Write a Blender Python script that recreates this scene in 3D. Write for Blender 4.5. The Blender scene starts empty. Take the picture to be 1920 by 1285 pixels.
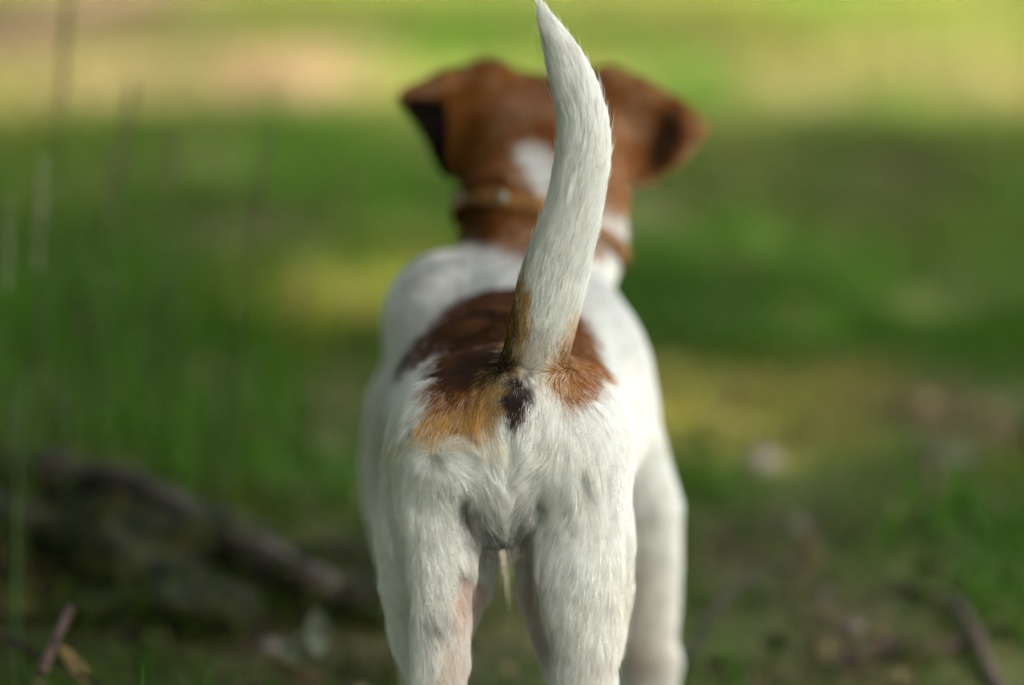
import bpy, math, random
import numpy as np
from mathutils import Vector, Matrix, kdtree
rng = np.random.default_rng(7)
random.seed(7)
R = math.radians

# ------------------------------------------------------------------ camera, sky, sun, exposure
scene = bpy.context.scene
CAM_Y, CAM_Z, PITCH, FPX = -1.2, 0.463, R(9.6), 5120.0
cam_data = bpy.data.cameras.new("camera")
cam = bpy.data.objects.new("camera", cam_data)
scene.collection.objects.link(cam)
scene.camera = cam
cam.location = (0, CAM_Y, CAM_Z)
cam.rotation_euler = (R(90) - PITCH, 0, 0)
cam_data.sensor_width = 36
cam_data.lens = 96
cam_data.clip_start = 0.02
cam_data.clip_end = 500
cam_data.dof.use_dof = True
cam_data.dof.focus_distance = 1.208
cam_data.dof.aperture_fstop = 2.9

SUN_EL, SUN_AZ = R(55), R(120)          # azimuth measured from +Y towards +X
world = bpy.data.worlds.new("World")
scene.world = world
world.use_nodes = True
wn = world.node_tree
sky = wn.nodes.new("ShaderNodeTexSky")
sky.sky_type = 'NISHITA'
sky.sun_disc = False
sky.sun_elevation = SUN_EL
sky.sun_rotation = SUN_AZ
sky.air_density = 1.0
sky.dust_density = 4.0
sky.ozone_density = 0.6
tint = wn.nodes.new("ShaderNodeVectorMath"); tint.operation = 'MULTIPLY'
tint.inputs[1].default_value = (1.02, 1.0, .84)          # hazy warm daylight
wn.links.new(sky.outputs[0], tint.inputs[0])
wn.links.new(tint.outputs[0], wn.nodes['Background'].inputs[0])
wn.nodes['Background'].inputs[1].default_value = 0.15

sd = bpy.data.lights.new("sun", 'SUN')
sd.energy = 2.0
sd.angle = R(0.5)
sd.color = (1.0, 0.93, 0.82)
sun = bpy.data.objects.new("sun", sd)
scene.collection.objects.link(sun)
sdir = Vector((math.sin(SUN_AZ) * math.cos(SUN_EL), math.cos(SUN_AZ) * math.cos(SUN_EL), math.sin(SUN_EL)))
sun.rotation_euler = sdir.to_track_quat('Z', 'Y').to_euler()
sun.location = sdir * 20

scene.view_settings.view_transform = 'Standard'
scene.view_settings.look = 'None'
scene.view_settings.exposure = 2.9
scene.view_settings.gamma = 1
scene.render.film_transparent = False
scene.cycles.max_bounces = 10
scene.cycles.diffuse_bounces = 5
scene.cycles.transparent_max_bounces = 8
scene.cycles.use_denoising = True

# ------------------------------------------------------------------ helpers
def ray(px, py):
    a = (px - 960) / FPX
    b = (642.5 - py) / FPX
    cp, sp = math.cos(PITCH), math.sin(PITCH)
    return np.array([a, cp + b * sp, -sp + b * cp])
def P(px, py, y):
    r = ray(px, py)
    t = (y - CAM_Y) / r[1]
    return np.array([0, CAM_Y, CAM_Z]) + r * t
def G(px, py, z=0.0):
    r = ray(px, py)
    t = (z - CAM_Z) / r[2]
    return np.array([0, CAM_Y, CAM_Z]) + r * t
def sc(y):
    return FPX / (y + 1.217)
def proj(p):
    """world points (n,3) -> photo coordinates (px, py)"""
    d = p - np.array([0, CAM_Y, CAM_Z])
    cp, sp = math.cos(PITCH), math.sin(PITCH)
    depth = d[:, 1] * cp - d[:, 2] * sp
    up = d[:, 1] * sp + d[:, 2] * cp
    return 960 + FPX * d[:, 0] / depth, 642.5 - FPX * up / depth
def sstep(a, b, x):
    t = np.clip((x - a) / (b - a), 0, 1)
    return t * t * (3 - 2 * t)
def unit(v):
    return v / np.maximum(np.linalg.norm(v, axis=-1, keepdims=True), 1e-9)
_lat = rng.random((32, 32, 32)).astype(np.float32)
def noise(p, f):
    """smooth value noise 0..1 at world points"""
    q = p * f + 100.0
    i = np.floor(q).astype(int)
    t = q - i
    t = t * t * (3 - 2 * t)
    out = 0
    for dx in (0, 1):
        for dy in (0, 1):
            for dz in (0, 1):
                w = (t[:, 0] if dx else 1 - t[:, 0]) * (t[:, 1] if dy else 1 - t[:, 1]) * (t[:, 2] if dz else 1 - t[:, 2])
                out = out + w * _lat[(i[:, 0] + dx) % 32, (i[:, 1] + dy) % 32, (i[:, 2] + dz) % 32]
    return out
def in_poly(x, y, poly):
    ins = np.zeros(len(x), bool)
    n = len(poly)
    for i in range(n):
        x1, y1 = poly[i]
        x2, y2 = poly[(i + 1) % n]
        c = ((y1 > y) != (y2 > y)) & (x < (x2 - x1) * (y - y1) / ((y2 - y1) if y2 != y1 else 1e-9) + x1)
        ins ^= c
    return ins
def tag(o, label=None, cat=None, group=None, kind=None):
    if label: o['label'] = label
    if cat: o['category'] = cat
    if group: o['group'] = group
    if kind: o['kind'] = kind
    return o
def link(o, parent=None):
    scene.collection.objects.link(o)
    if parent is not None:
        o.parent = parent
    return o
def mesh_obj(name, v, f, mat, parent=None, col=None, smooth=True):
    """v (n,3), f list of arrays of equal-size faces or list of tuples"""
    me = bpy.data.meshes.new(name)
    v = np.asarray(v, np.float32)
    if isinstance(f, np.ndarray):
        k = f.shape[1]
        me.vertices.add(len(v)); me.vertices.foreach_set('co', v.ravel())
        me.loops.add(f.size); me.loops.foreach_set('vertex_index', f.ravel().astype(np.int32))
        me.polygons.add(len(f)); me.polygons.foreach_set('loop_start', np.arange(0, f.size, k, dtype=np.int32))
        me.update(calc_edges=True)
    else:
        me.from_pydata([tuple(map(float, a)) for a in v], [], [tuple(map(int, a)) for a in f])
    if smooth:
        me.polygons.foreach_set('use_smooth', [True] * len(me.polygons))
    if col is not None:
        at = me.color_attributes.new('col', 'FLOAT_COLOR', 'POINT')
        c = np.ones((len(v), 4), np.float32); c[:, :3] = col
        at.data.foreach_set('color', c.ravel())
    me.materials.append(mat)
    return link(bpy.data.objects.new(name, me), parent)

def mat_new(name):
    m = bpy.data.materials.new(name)
    m.use_nodes = True
    return m, m.node_tree, m.node_tree.nodes['Principled BSDF']
def mat_attr(name, rough=0.7, spec=0.2, translucent=0.0, bump=None, noise_scale=None):
    """principled colour from the 'col' attribute, mottled by noise, optional translucency"""
    m, nt, b = mat_new(name)
    a = nt.nodes.new('ShaderNodeAttribute'); a.attribute_name = 'col'
    src = a.outputs['Color']
    if noise_scale:
        n = nt.nodes.new('ShaderNodeTexNoise'); n.inputs['Scale'].default_value = noise_scale; n.inputs['Detail'].default_value = 6
        tc = nt.nodes.new('ShaderNodeTexCoord'); nt.links.new(tc.outputs['Object'], n.inputs['Vector'])
        mr = nt.nodes.new('ShaderNodeMapRange'); mr.inputs['To Min'].default_value = 0.55; mr.inputs['To Max'].default_value = 1.45
        nt.links.new(n.outputs['Fac'], mr.inputs['Value'])
        mx = nt.nodes.new('ShaderNodeVectorMath'); mx.operation = 'SCALE'
        nt.links.new(src, mx.inputs[0]); nt.links.new(mr.outputs[0], mx.inputs['Scale'])
        src = mx.outputs[0]
        if bump:
            bp = nt.nodes.new('ShaderNodeBump'); bp.inputs['Strength'].default_value = bump; bp.inputs['Distance'].default_value = 0.004
            nt.links.new(n.outputs['Fac'], bp.inputs['Height']); nt.links.new(bp.outputs[0], b.inputs['Normal'])
    nt.links.new(src, b.inputs['Base Color'])
    b.inputs['Roughness'].default_value = rough
    b.inputs['Specular IOR Level'].default_value = spec
    if translucent:
        tr = nt.nodes.new('ShaderNodeBsdfTranslucent'); nt.links.new(src, tr.inputs['Color'])
        mix = nt.nodes.new('ShaderNodeMixShader'); mix.inputs[0].default_value = translucent
        out = nt.nodes['Material Output']
        nt.links.new(b.outputs[0], mix.inputs[1]); nt.links.new(tr.outputs[0], mix.inputs[2]); nt.links.new(mix.outputs[0], out.inputs['Surface'])
    return m
def mat_noise(name, c1, c2, scale, rough=0.7, bump=0.4, spec=0.3, metallic=0.0, dist=0.003):
    m, nt, b = mat_new(name)
    n = nt.nodes.new('ShaderNodeTexNoise'); n.inputs['Scale'].default_value = scale; n.inputs['Detail'].default_value = 8
    tc = nt.nodes.new('ShaderNodeTexCoord'); nt.links.new(tc.outputs['Object'], n.inputs['Vector'])
    cr = nt.nodes.new('ShaderNodeValToRGB')
    cr.color_ramp.elements[0].position = 0.35; cr.color_ramp.elements[1].position = 0.65
    cr.color_ramp.elements[0].color = (*c1, 1); cr.color_ramp.elements[1].color = (*c2, 1)
    nt.links.new(n.outputs['Fac'], cr.inputs[0]); nt.links.new(cr.outputs[0], b.inputs['Base Color'])
    bp = nt.nodes.new('ShaderNodeBump'); bp.inputs['Strength'].default_value = bump; bp.inputs['Distance'].default_value = dist
    nt.links.new(n.outputs['Fac'], bp.inputs['Height']); nt.links.new(bp.outputs[0], b.inputs['Normal'])
    b.inputs['Roughness'].default_value = rough; b.inputs['Specular IOR Level'].default_value = spec; b.inputs['Metallic'].default_value = metallic
    return m

# ------------------------------------------------------------------ ground
SOIL = np.array([0.050, 0.032, 0.022]); LITTER = np.array([0.20, 0.125, 0.085]); TAN = np.array([0.31, 0.215, 0.135])
MOSS = np.array([0.16, 0.155, 0.022]); GREEN = np.array([0.048, 0.135, 0.006]); LIME = np.array([0.165, 0.205, 0.036])
# patches of ground cover: (photo x, photo y, half width px, half height px, colour, share of bare ground, strength)
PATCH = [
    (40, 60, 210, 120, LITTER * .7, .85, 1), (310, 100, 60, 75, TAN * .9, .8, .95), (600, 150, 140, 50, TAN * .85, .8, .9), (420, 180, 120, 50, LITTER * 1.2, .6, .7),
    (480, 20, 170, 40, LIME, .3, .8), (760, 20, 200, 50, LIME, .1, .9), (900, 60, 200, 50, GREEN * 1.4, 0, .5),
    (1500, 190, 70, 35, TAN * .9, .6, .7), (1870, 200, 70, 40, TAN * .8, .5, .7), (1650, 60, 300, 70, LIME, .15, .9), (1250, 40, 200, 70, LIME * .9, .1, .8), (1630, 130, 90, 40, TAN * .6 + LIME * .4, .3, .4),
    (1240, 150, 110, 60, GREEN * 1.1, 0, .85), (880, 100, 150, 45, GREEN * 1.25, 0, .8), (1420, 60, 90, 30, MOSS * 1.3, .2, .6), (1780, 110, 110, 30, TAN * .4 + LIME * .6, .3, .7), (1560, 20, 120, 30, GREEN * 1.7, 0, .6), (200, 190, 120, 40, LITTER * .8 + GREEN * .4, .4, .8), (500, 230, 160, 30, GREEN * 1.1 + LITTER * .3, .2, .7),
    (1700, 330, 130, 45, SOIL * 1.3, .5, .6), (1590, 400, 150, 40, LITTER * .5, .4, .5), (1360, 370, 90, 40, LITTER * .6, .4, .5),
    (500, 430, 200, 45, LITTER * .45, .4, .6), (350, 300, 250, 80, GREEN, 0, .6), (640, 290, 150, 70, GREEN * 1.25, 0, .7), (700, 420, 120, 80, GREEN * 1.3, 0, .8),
    (640, 600, 90, 75, MOSS * 1.5, .2, .95), (560, 660, 120, 60, MOSS * 1.1, .4, .7), (690, 520, 50, 120, LIME, .1, .7), (440, 620, 90, 40, MOSS * .7, .4, .6),  # yellow moss, brightened in colour where a sun fleck falls
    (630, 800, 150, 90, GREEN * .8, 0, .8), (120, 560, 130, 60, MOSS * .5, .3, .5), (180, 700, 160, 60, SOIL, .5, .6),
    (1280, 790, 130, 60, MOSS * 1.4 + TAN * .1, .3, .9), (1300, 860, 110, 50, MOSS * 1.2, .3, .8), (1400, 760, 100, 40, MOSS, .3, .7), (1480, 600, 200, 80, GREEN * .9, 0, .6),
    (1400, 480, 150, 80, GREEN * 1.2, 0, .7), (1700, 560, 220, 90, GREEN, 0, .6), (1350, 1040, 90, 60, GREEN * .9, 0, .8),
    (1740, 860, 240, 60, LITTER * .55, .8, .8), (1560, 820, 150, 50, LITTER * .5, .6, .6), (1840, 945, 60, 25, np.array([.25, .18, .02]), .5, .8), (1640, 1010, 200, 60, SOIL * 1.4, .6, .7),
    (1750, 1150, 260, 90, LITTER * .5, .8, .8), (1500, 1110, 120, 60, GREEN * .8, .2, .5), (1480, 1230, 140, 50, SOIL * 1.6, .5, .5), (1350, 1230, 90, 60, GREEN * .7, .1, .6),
    (330, 1130, 480, 150, SOIL * .5, .5, .95), (90, 820, 200, 90, SOIL * .8 + GREEN * .25, .3, .8), (60, 600, 180, 160, GREEN * .55, .1, .7), (640, 1250, 90, 40, SOIL * .7, .8, .8), (980, 1130, 50, 40, LITTER * .4 + MOSS * .5, .5, .7), (960, 1230, 90, 40, GREEN * .8, .1, .8),  # dark lower-left patches put the shade there into the ground colour
]
PG = []
for (a, b_, w, h, c, bare, s) in PATCH:
    b_ = max(b_, -10)
    g = G(a, b_); g1 = G(a + w, b_); gu = G(a, max(b_ - h, -60)); gd = G(a, b_ + h)
    PG.append((g[0], g[1], abs(g1[0] - g[0]), max(abs(gu[1] - g[1]), .02), max(abs(gd[1] - g[1]), .02), np.array(c), bare, s))
def ground_cover(x, y):
    p3 = np.stack([x, y, np.zeros_like(x)], 1)
    wob = np.stack([noise(p3, 3.1), noise(p3 + 7, 3.1)], 1) - .5
    xx = x + wob[:, 0] * .25; yy = y + wob[:, 1] * .35
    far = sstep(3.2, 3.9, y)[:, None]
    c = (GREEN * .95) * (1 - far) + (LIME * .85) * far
    n1 = noise(p3 + 3, 1.7)[:, None]; n2 = noise(p3 + 13, 6.0)[:, None]
    n3 = noise(p3 + 23, 3.3)[:, None]
    c = c * (.78 + .44 * n1) * (.75 + .5 * n2) * np.array([1, 1, 1]) * (1 + (n3 - .5) * np.array([.8, .3, .2]))
    c = c * (1 - .35 * sstep(.55, .75, n2)) + LITTER * .5 * .25 * sstep(.55, .75, n2)
    bare = .08 + .3 * sstep(.6, .8, n2[:, 0])
    for (gx, gy, rx, ru, rd, pc, pb, s) in PG:
        dy = yy - gy
        q = ((xx - gx) / rx) ** 2 + (dy / np.where(dy > 0, ru, rd)) ** 2
        w = s * np.exp(-q ** 1.5 * .7)
        w = np.clip(w, 0, 1)
        c = c * (1 - w[:, None]) + pc * (.85 + .3 * n2) * w[:, None]
        bare = bare * (1 - w) + pb * w
    return c, bare
def ground_z(x, y):
    p3 = np.stack([x, y, np.zeros_like(x)], 1)
    z = (noise(p3, 2.0) - .5) * .03 + (noise(p3 + 5, 9.0) - .5) * .012
    mound = .05 * np.exp(-(((x + .42) / .3) ** 2 + ((y - .62) / .2) ** 2))
    flat = np.exp(-((x / .14) ** 2 + ((y - .15) / .3) ** 2))
    fade = sstep(20, 3, np.hypot(x, y - 2))
    return (z * fade + mound) * (1 - flat)

def axis(a, b_, near, far_):
    """coordinates dense inside (a, b_), sparse out to +-far_"""
    inner = np.arange(a, b_, near)
    out = []
    s = near; q = b_
    while q < far_:
        out.append(q); s *= 1.25; q += s
    lo = []; s = near; q = a - near
    while q > -far_:
        lo.append(q); s *= 1.25; q -= s
    return np.array(lo[::-1] + list(inner) + out)
gx = axis(-1.6, 1.6, .025, 150); gy = axis(-1.2, 6.0, .03, 200)
X, Y = np.meshgrid(gx, gy, indexing='ij')
xf, yf = X.ravel(), Y.ravel()
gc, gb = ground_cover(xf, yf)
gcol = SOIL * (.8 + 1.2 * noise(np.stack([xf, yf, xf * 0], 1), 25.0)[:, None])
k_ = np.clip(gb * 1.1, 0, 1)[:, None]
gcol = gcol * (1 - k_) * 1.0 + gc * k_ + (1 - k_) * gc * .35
seen = (sstep(.9, .5, np.abs(xf) - .22 * (yf + 1.2)) * sstep(-.8, -.2, yf) * sstep(16, 12, yf))[:, None]
gcol = gcol * seen + (1 - seen) * (SOIL * .6 + GREEN * .35) * (.6 + .8 * noise(np.stack([xf, yf, xf * 0], 1), 1.3)[:, None])
nx, ny = len(gx), len(gy)
idx = np.arange(nx * ny).reshape(nx, ny)
gf = np.stack([idx[:-1, :-1].ravel(), idx[1:, :-1].ravel(), idx[1:, 1:].ravel(), idx[:-1, 1:].ravel()], 1)
M_ground = mat_attr('soil_and_moss', rough=.95, spec=.1, noise_scale=45, bump=.8)
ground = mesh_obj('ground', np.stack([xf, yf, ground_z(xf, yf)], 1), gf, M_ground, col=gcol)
tag(ground, 'mossy woodland ground with bare soil and dry litter', 'ground', kind='structure')

# ------------------------------------------------------------------ grass and litter (nobody could count them)
M_grass = mat_attr('grass_blades', rough=.65, spec=.12, translucent=.4)
def blades(x, y, h, w, lean, col, seg=3, tipdark=1.0, z0=None):
    n = len(x)
    z = ground_z(x, y) if z0 is None else z0
    a = rng.random(n) * 2 * math.pi
    side = np.stack([np.cos(a), np.sin(a), np.zeros(n)], 1)
    b_ = rng.random(n) * 2 * math.pi
    ld = np.stack([np.cos(b_), np.sin(b_), np.zeros(n)], 1)
    vs = []
    for k in range(seg + 1):
        t = k / seg
        c = np.stack([x, y, z - .003], 1) + ld * (lean * h * t ** 1.8)[:, None] + np.array([0, 0, 1]) * (h * t * (1 - .25 * lean * t))[:, None]
        ww = (w * (1 - t) ** .6 * .5 + w * .04)[:, None]
        vs += [c - side * ww, c + side * ww]
    V = np.stack(vs, 1)                        # n, 2(seg+1), 3
    m = 2 * (seg + 1)
    base = (np.arange(n) * m)[:, None, None]
    q = np.array([[2 * k, 2 * k + 1, 2 * k + 3, 2 * k + 2] for k in range(seg)])[None]
    F = (base + q).reshape(-1, 4)
    C = np.repeat(col[:, None, :], m, 1) * np.linspace(.75, 1.15, m)[None, :, None]
    return V.reshape(-1, 3), F, C.reshape(-1, 3)
def clear_of_dog(x, y):
    return ~((np.abs(x) < .07) & (y > -.05) & (y < .33))
VV, FF, CC = [], [], []; off = 0
def put(t):
    global off
    VV.append(t[0]); FF.append(t[1] + off); CC.append(t[2]); off += len(t[0])
for (n, y0, y1, hh, ww) in ((60000, -.25, 1.6, .028, .0022), (60000, 1.4, 4.2, .045, .004), (70000, 3.6, 13.5, .06, .008)):
    y_lo = y0
    y = rng.uniform(y0, y1, n); half = .32 + .23 * (y + 1.2)
    x = rng.uniform(-1, 1, n) * half
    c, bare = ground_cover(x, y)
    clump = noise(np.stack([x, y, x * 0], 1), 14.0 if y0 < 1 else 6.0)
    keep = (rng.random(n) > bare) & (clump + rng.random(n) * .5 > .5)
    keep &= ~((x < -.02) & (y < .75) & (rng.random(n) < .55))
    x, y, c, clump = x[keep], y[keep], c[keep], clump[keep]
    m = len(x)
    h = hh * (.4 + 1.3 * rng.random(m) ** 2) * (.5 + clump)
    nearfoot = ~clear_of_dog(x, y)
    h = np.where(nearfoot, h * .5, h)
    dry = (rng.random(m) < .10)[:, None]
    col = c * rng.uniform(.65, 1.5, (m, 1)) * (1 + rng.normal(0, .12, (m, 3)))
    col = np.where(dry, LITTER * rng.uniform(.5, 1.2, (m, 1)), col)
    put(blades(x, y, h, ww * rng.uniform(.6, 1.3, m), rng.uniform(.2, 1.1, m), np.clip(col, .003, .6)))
# taller tufts on the left side
n = 950
x = rng.uniform(-.62, -.14, n) + 0; y = rng.uniform(.55, 1.7, n); x = x * (y + 1.2) / 1.9
c = GREEN * rng.uniform(.35, 1.2, (n, 1)) * (1 + rng.normal(0, .1, (n, 3)))
put(blades(x, y, rng.uniform(.06, .20, n), rng.uniform(.0012, .0028, n), rng.uniform(.05, .45, n), np.clip(c, .003, .5), seg=5))
n = 90
x = rng.uniform(.13, .42, n); y = rng.uniform(.35, 1.0, n)
put(blades(x, y, rng.uniform(.04, .11, n), rng.uniform(.002, .0035, n), rng.uniform(.6, 1.6, n), GREEN * rng.choice([.4, .8, 1.3], n)[:, None], seg=6))
n = 260
x = rng.uniform(-.36, -.16, n); y = rng.uniform(.02, .3, n)
put(blades(x, y, rng.uniform(.02, .06, n), rng.uniform(.0012, .0024, n), rng.uniform(.2, .9, n), GREEN * rng.uniform(.4, 1.0, (n, 1)), seg=4))
# moss fronds and short grass on and around the log
n = 9000
x = rng.uniform(-.52, -.06, n); y = rng.uniform(.1, .75, n)
cl = noise(np.stack([x, y, x * 0], 1), 30.0)
kk = cl + rng.random(n) * .4 > .6
x, y = x[kk], y[kk]; n = len(x)
zz = ground_z(x, y) + rng.uniform(0, .03, n) * (y > .38) * (y < .62)
tone = rng.choice([.25, .5, .9, 1.4], n)[:, None]
put(blades(x, y, rng.uniform(.006, .026, n), rng.uniform(.001, .003, n), rng.uniform(.3, 1.3, n), np.clip((MOSS * .35 + GREEN * .35) * tone, .002, .5), seg=2, z0=zz))
grass = mesh_obj('grass', np.concatenate(VV), np.concatenate(FF), M_grass, col=np.concatenate(CC), smooth=False)
tag(grass, 'short mixed green and yellowish grass covering the ground', 'grass', kind='stuff')

M_litter = mat_attr('dry_leaves', rough=.8, spec=.2, translucent=.15, noise_scale=120)
def leaf_shape(L, W, curl, rs):
    """one small pointed leaf, vertices and quads, slightly cupped"""
    v = []; f = []
    m = 6
    for i in range(m + 1):
        t = i / m
        w = W * math.sin(math.pi * min(t * .96 + .03, 1)) ** .8 * .5
        for j, s in enumerate((-1, 0, 1)):
            v.append((s * w, (t - .5) * L, curl * (abs(s) * w * 1.2 + (t - .5) ** 2 * L * .9)))
    for i in range(m):
        for j in range(2):
            a = i * 3 + j
            f.append((a, a + 1, a + 4, a + 3))
    return np.array(v), np.array(f)
VV, FF, CC = [], [], []; off = 0
n = 7000
y = np.concatenate([rng.uniform(.1, 1.8, 4000), rng.uniform(1.6, 6.5, 3000)]); x = rng.uniform(-1, 1, n) * (.3 + .22 * (y + 1.2))
c, bare = ground_cover(x, y)
keep = rng.random(n) < bare * 1.3 * (.3 + 1.4 * (noise(np.stack([x, y, x * 0], 1), 9.0) > .5))
keep &= clear_of_dog(x, y)
x, y, c = x[keep], y[keep], c[keep]
z = ground_z(x, y)
for i in range(len(x)):
    s = random.uniform(.5, 1.3) * (1 if y[i] < 2 else 1.8)
    v, f = leaf_shape(.022 * s, .012 * s, random.uniform(-.5, .8), None)
    m = Matrix.Rotation(random.uniform(0, 6.28), 3, 'Z') @ Matrix.Rotation(random.gauss(0, .35), 3, 'X') @ Matrix.Rotation(random.gauss(0, .35), 3, 'Y')
    v = v @ np.array(m).T + np.array([x[i], y[i], z[i] + .006])
    col = (LITTER * .8 + c[i] * .5) * random.choice((.25, .5, .8, 1.1, 1.7))
    VV.append(v); FF.append(f + off); CC.append(np.repeat(col[None], len(v), 0)); off += len(v)
litter = mesh_obj('leaf_litter', np.concatenate(VV), np.concatenate(FF), M_litter, col=np.concatenate(CC))
tag(litter, 'dry brown leaf fragments scattered over the bare ground', 'leaf litter', kind='stuff')

# ------------------------------------------------------------------ tubes, stones, logs, stalks
def tube(pts, rads, nseg=10, lump=0.0, f=20, cap=True, flat=1.0):
    pts = np.array(pts, float); n = len(pts)
    tan = unit(np.gradient(pts, axis=0))
    up = np.array([0, 0, 1.0])
    v = []
    for i in range(n):
        s = np.cross(tan[i], up)
        if np.linalg.norm(s) < .1: s = np.cross(tan[i], np.array([1.0, 0, 0]))
        s /= np.linalg.norm(s); u = np.cross(s, tan[i])
        for k in range(nseg):
            a = 2 * math.pi * k / nseg
            v.append(pts[i] + rads[i] * (math.cos(a) * s + flat * math.sin(a) * u))
    v = np.array(v)
    if lump:
        c = np.repeat(pts, nseg, 0)
        v = c + (v - c) * (1 + lump * (noise(v, f) - .5) * 2)[:, None]
    F = []
    for i in range(n - 1):
        for k in range(nseg):
            a = i * nseg + k; b_ = i * nseg + (k + 1) % nseg
            F.append((a, b_, b_ + nseg, a + nseg))
    if cap:
        F.append(tuple(range(nseg))[::-1]); F.append(tuple(range((n - 1) * nseg, n * nseg)))
    return v, F
def smooth_path(pts, n=24):
    pts = np.array(pts, float)
    t = np.linspace(0, len(pts) - 1, n)
    out = []
    for q in t:
        i = min(int(q), len(pts) - 2); u = q - i
        p0 = pts[max(i - 1, 0)]; p1 = pts[i]; p2 = pts[i + 1]; p3 = pts[min(i + 2, len(pts) - 1)]
        out.append(.5 * ((2 * p1) + (-p0 + p2) * u + (2 * p0 - 5 * p1 + 4 * p2 - p3) * u * u + (-p0 + 3 * p1 - 3 * p2 + p3) * u ** 3))
    return np.array(out)

M_bark = mat_noise('mossy_bark', (.007, .007, .003), (.036, .027, .019), 30, rough=.9, bump=1.0, dist=.006)
M_wood = mat_noise('weathered_wood', (.014, .010, .008), (.075, .060, .050), 60, rough=.8, bump=.6)
M_stone = mat_noise('grey_stone', (.06, .048, .045), (.20, .165, .16), 18, rough=.85, bump=.6)
M_twig = mat_noise('dry_twig', (.025, .016, .013), (.095, .06, .05), 60, rough=.85, bump=.5)
M_root = mat_noise('pinkish_root', (.045, .030, .025), (.13, .09, .078), 70, rough=.9, bump=.6)
M_moss = mat_noise('dark_moss', (.004, .006, .002), (.030, .031, .005), 70, rough=1, bump=1, dist=.006)

# mossy log lying across the bank on the left
lp = smooth_path([P(-160, 905, .62), P(60, 905, .60), P(200, 915, .57), P(330, 965, .54), P(450, 1030, .50), P(560, 1085, .47), P(690, 1125, .45)], 40)
lr = np.interp(np.linspace(0, 1, 40), [0, .3, .6, .85, 1], [.018, .016, .014, .012, .008])
v, F = tube(lp, lr, 20, .5, 32)
log = mesh_obj('fallen_log', v, F, M_bark)
tag(log, 'dark mossy fallen log with pale bare wood, lying on the bank left of the puppy', 'log')
def blob(center, rx, ry, rz, lump=.35, f=30, seed=0, n1=14, n2=20):
    v = []
    for i in range(n1 + 1):
        th = math.pi * i / n1
        for k in range(n2):
            ph = 2 * math.pi * k / n2
            v.append((math.sin(th) * math.cos(ph), math.sin(th) * math.sin(ph), math.cos(th)))
    v = np.array(v)
    q = 1 + lump * (noise(v * np.array([rx, ry, rz]) * 1 + seed * 3.7, f) - .5) * 2
    v = v * q[:, None] * np.array([rx, ry, rz]) + np.array(center)
    F = []
    for i in range(n1):
        for k in range(n2):
            a = i * n2 + k; b_ = i * n2 + (k + 1) % n2
            F.append((a, a + n2, b_ + n2, b_))
    return v, F
# bare pale patches of the log (parts of it)
def patch_on_log(t0, t1, lift, w, seed):
    k0, k1 = int(t0 * 39), int(t1 * 39) + 1
    pts = lp[k0:k1 + 1] + np.array([0, -.006, lift])
    n_ = len(pts)
    rr = w * np.sin(np.linspace(.25, math.pi - .25, n_)) ** .6
    v, F = tube(smooth_path(pts, 14), np.interp(np.linspace(0, 1, 14), np.linspace(0, 1, n_), rr), 10, .4, 40)
    return v, F
for i, (a, b_, l, w) in enumerate(((.05, .30, .009, .008), (.40, .66, .009, .008), (.66, .90, .003, .014))):
    v, F = patch_on_log(a, b_, l, w, i)
    mesh_obj('bare_wood', v, F, M_wood, log)
# dark mossy hummocks under and in front of the log
for i, (px, py, y, rx, ry, rz, lab) in enumerate((
    (110, 1020, .52, .095, .06, .030, 'large dark moss hummock under the left end of the log'),
    (300, 1120, .45, .05, .05, .016, 'dark moss hummock in front of the middle of the log'),
    (640, 1110, .50, .05, .04, .022, 'yellowish moss hummock beside the right end of the log'))):
    c = P(px, py, y)
    v, F = blob((0, 0, 0), rx, ry, rz, .8, 38, i, 24, 36)
    o = mesh_obj('moss_hummock', v, F, M_moss); o.location = (c[0], c[1], max(c[2], .008))
    tag(o, lab, 'moss hummock', 'moss hummocks by the log')

def stone(px, py, w, h, label, z=.0, seed=0, mat=None, dep=None):
    g = G(px, py, z)
    s = FPX / (g[1] + 1.22)
    rx = w / s; rz = h / s
    v, F = blob((0, 0, 0), rx, max(rx * .7, .008), rz, .35, 40, seed)
    o = mesh_obj('stone', v, F, mat or M_stone)
    gz = float(ground_z(np.array([g[0]]), np.array([g[1]]))[0])
    o.location = (g[0], g[1], gz + rz * .3)
    return tag(o, label, 'stone', 'stones in the grass')
stone(1310, 880, 22, 14, 'small pale stone beside the front leg in the yellow moss', seed=1)
stone(1425, 890, 34, 24, 'rounded pinkish grey stone in the yellowish grass right of the puppy', seed=2)
stone(1765, 895, 55, 14, 'flat long grey stone on the brown litter at right', seed=3)
stone(1490, 1010, 22, 16, 'small dull pink stone between grass clumps', seed=4)
stone(1545, 1125, 20, 14, 'small tan pebble at the foot of the grass', seed=5)
stone(1600, 1200, 26, 18, 'dull grey pebble near the twisted root', seed=6)
stone(505, 1225, 26, 14, 'small flat dark grey pebble under the log', seed=7)
stone(560, 960, 20, 14, 'light pebble just behind the log', seed=8)

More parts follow.
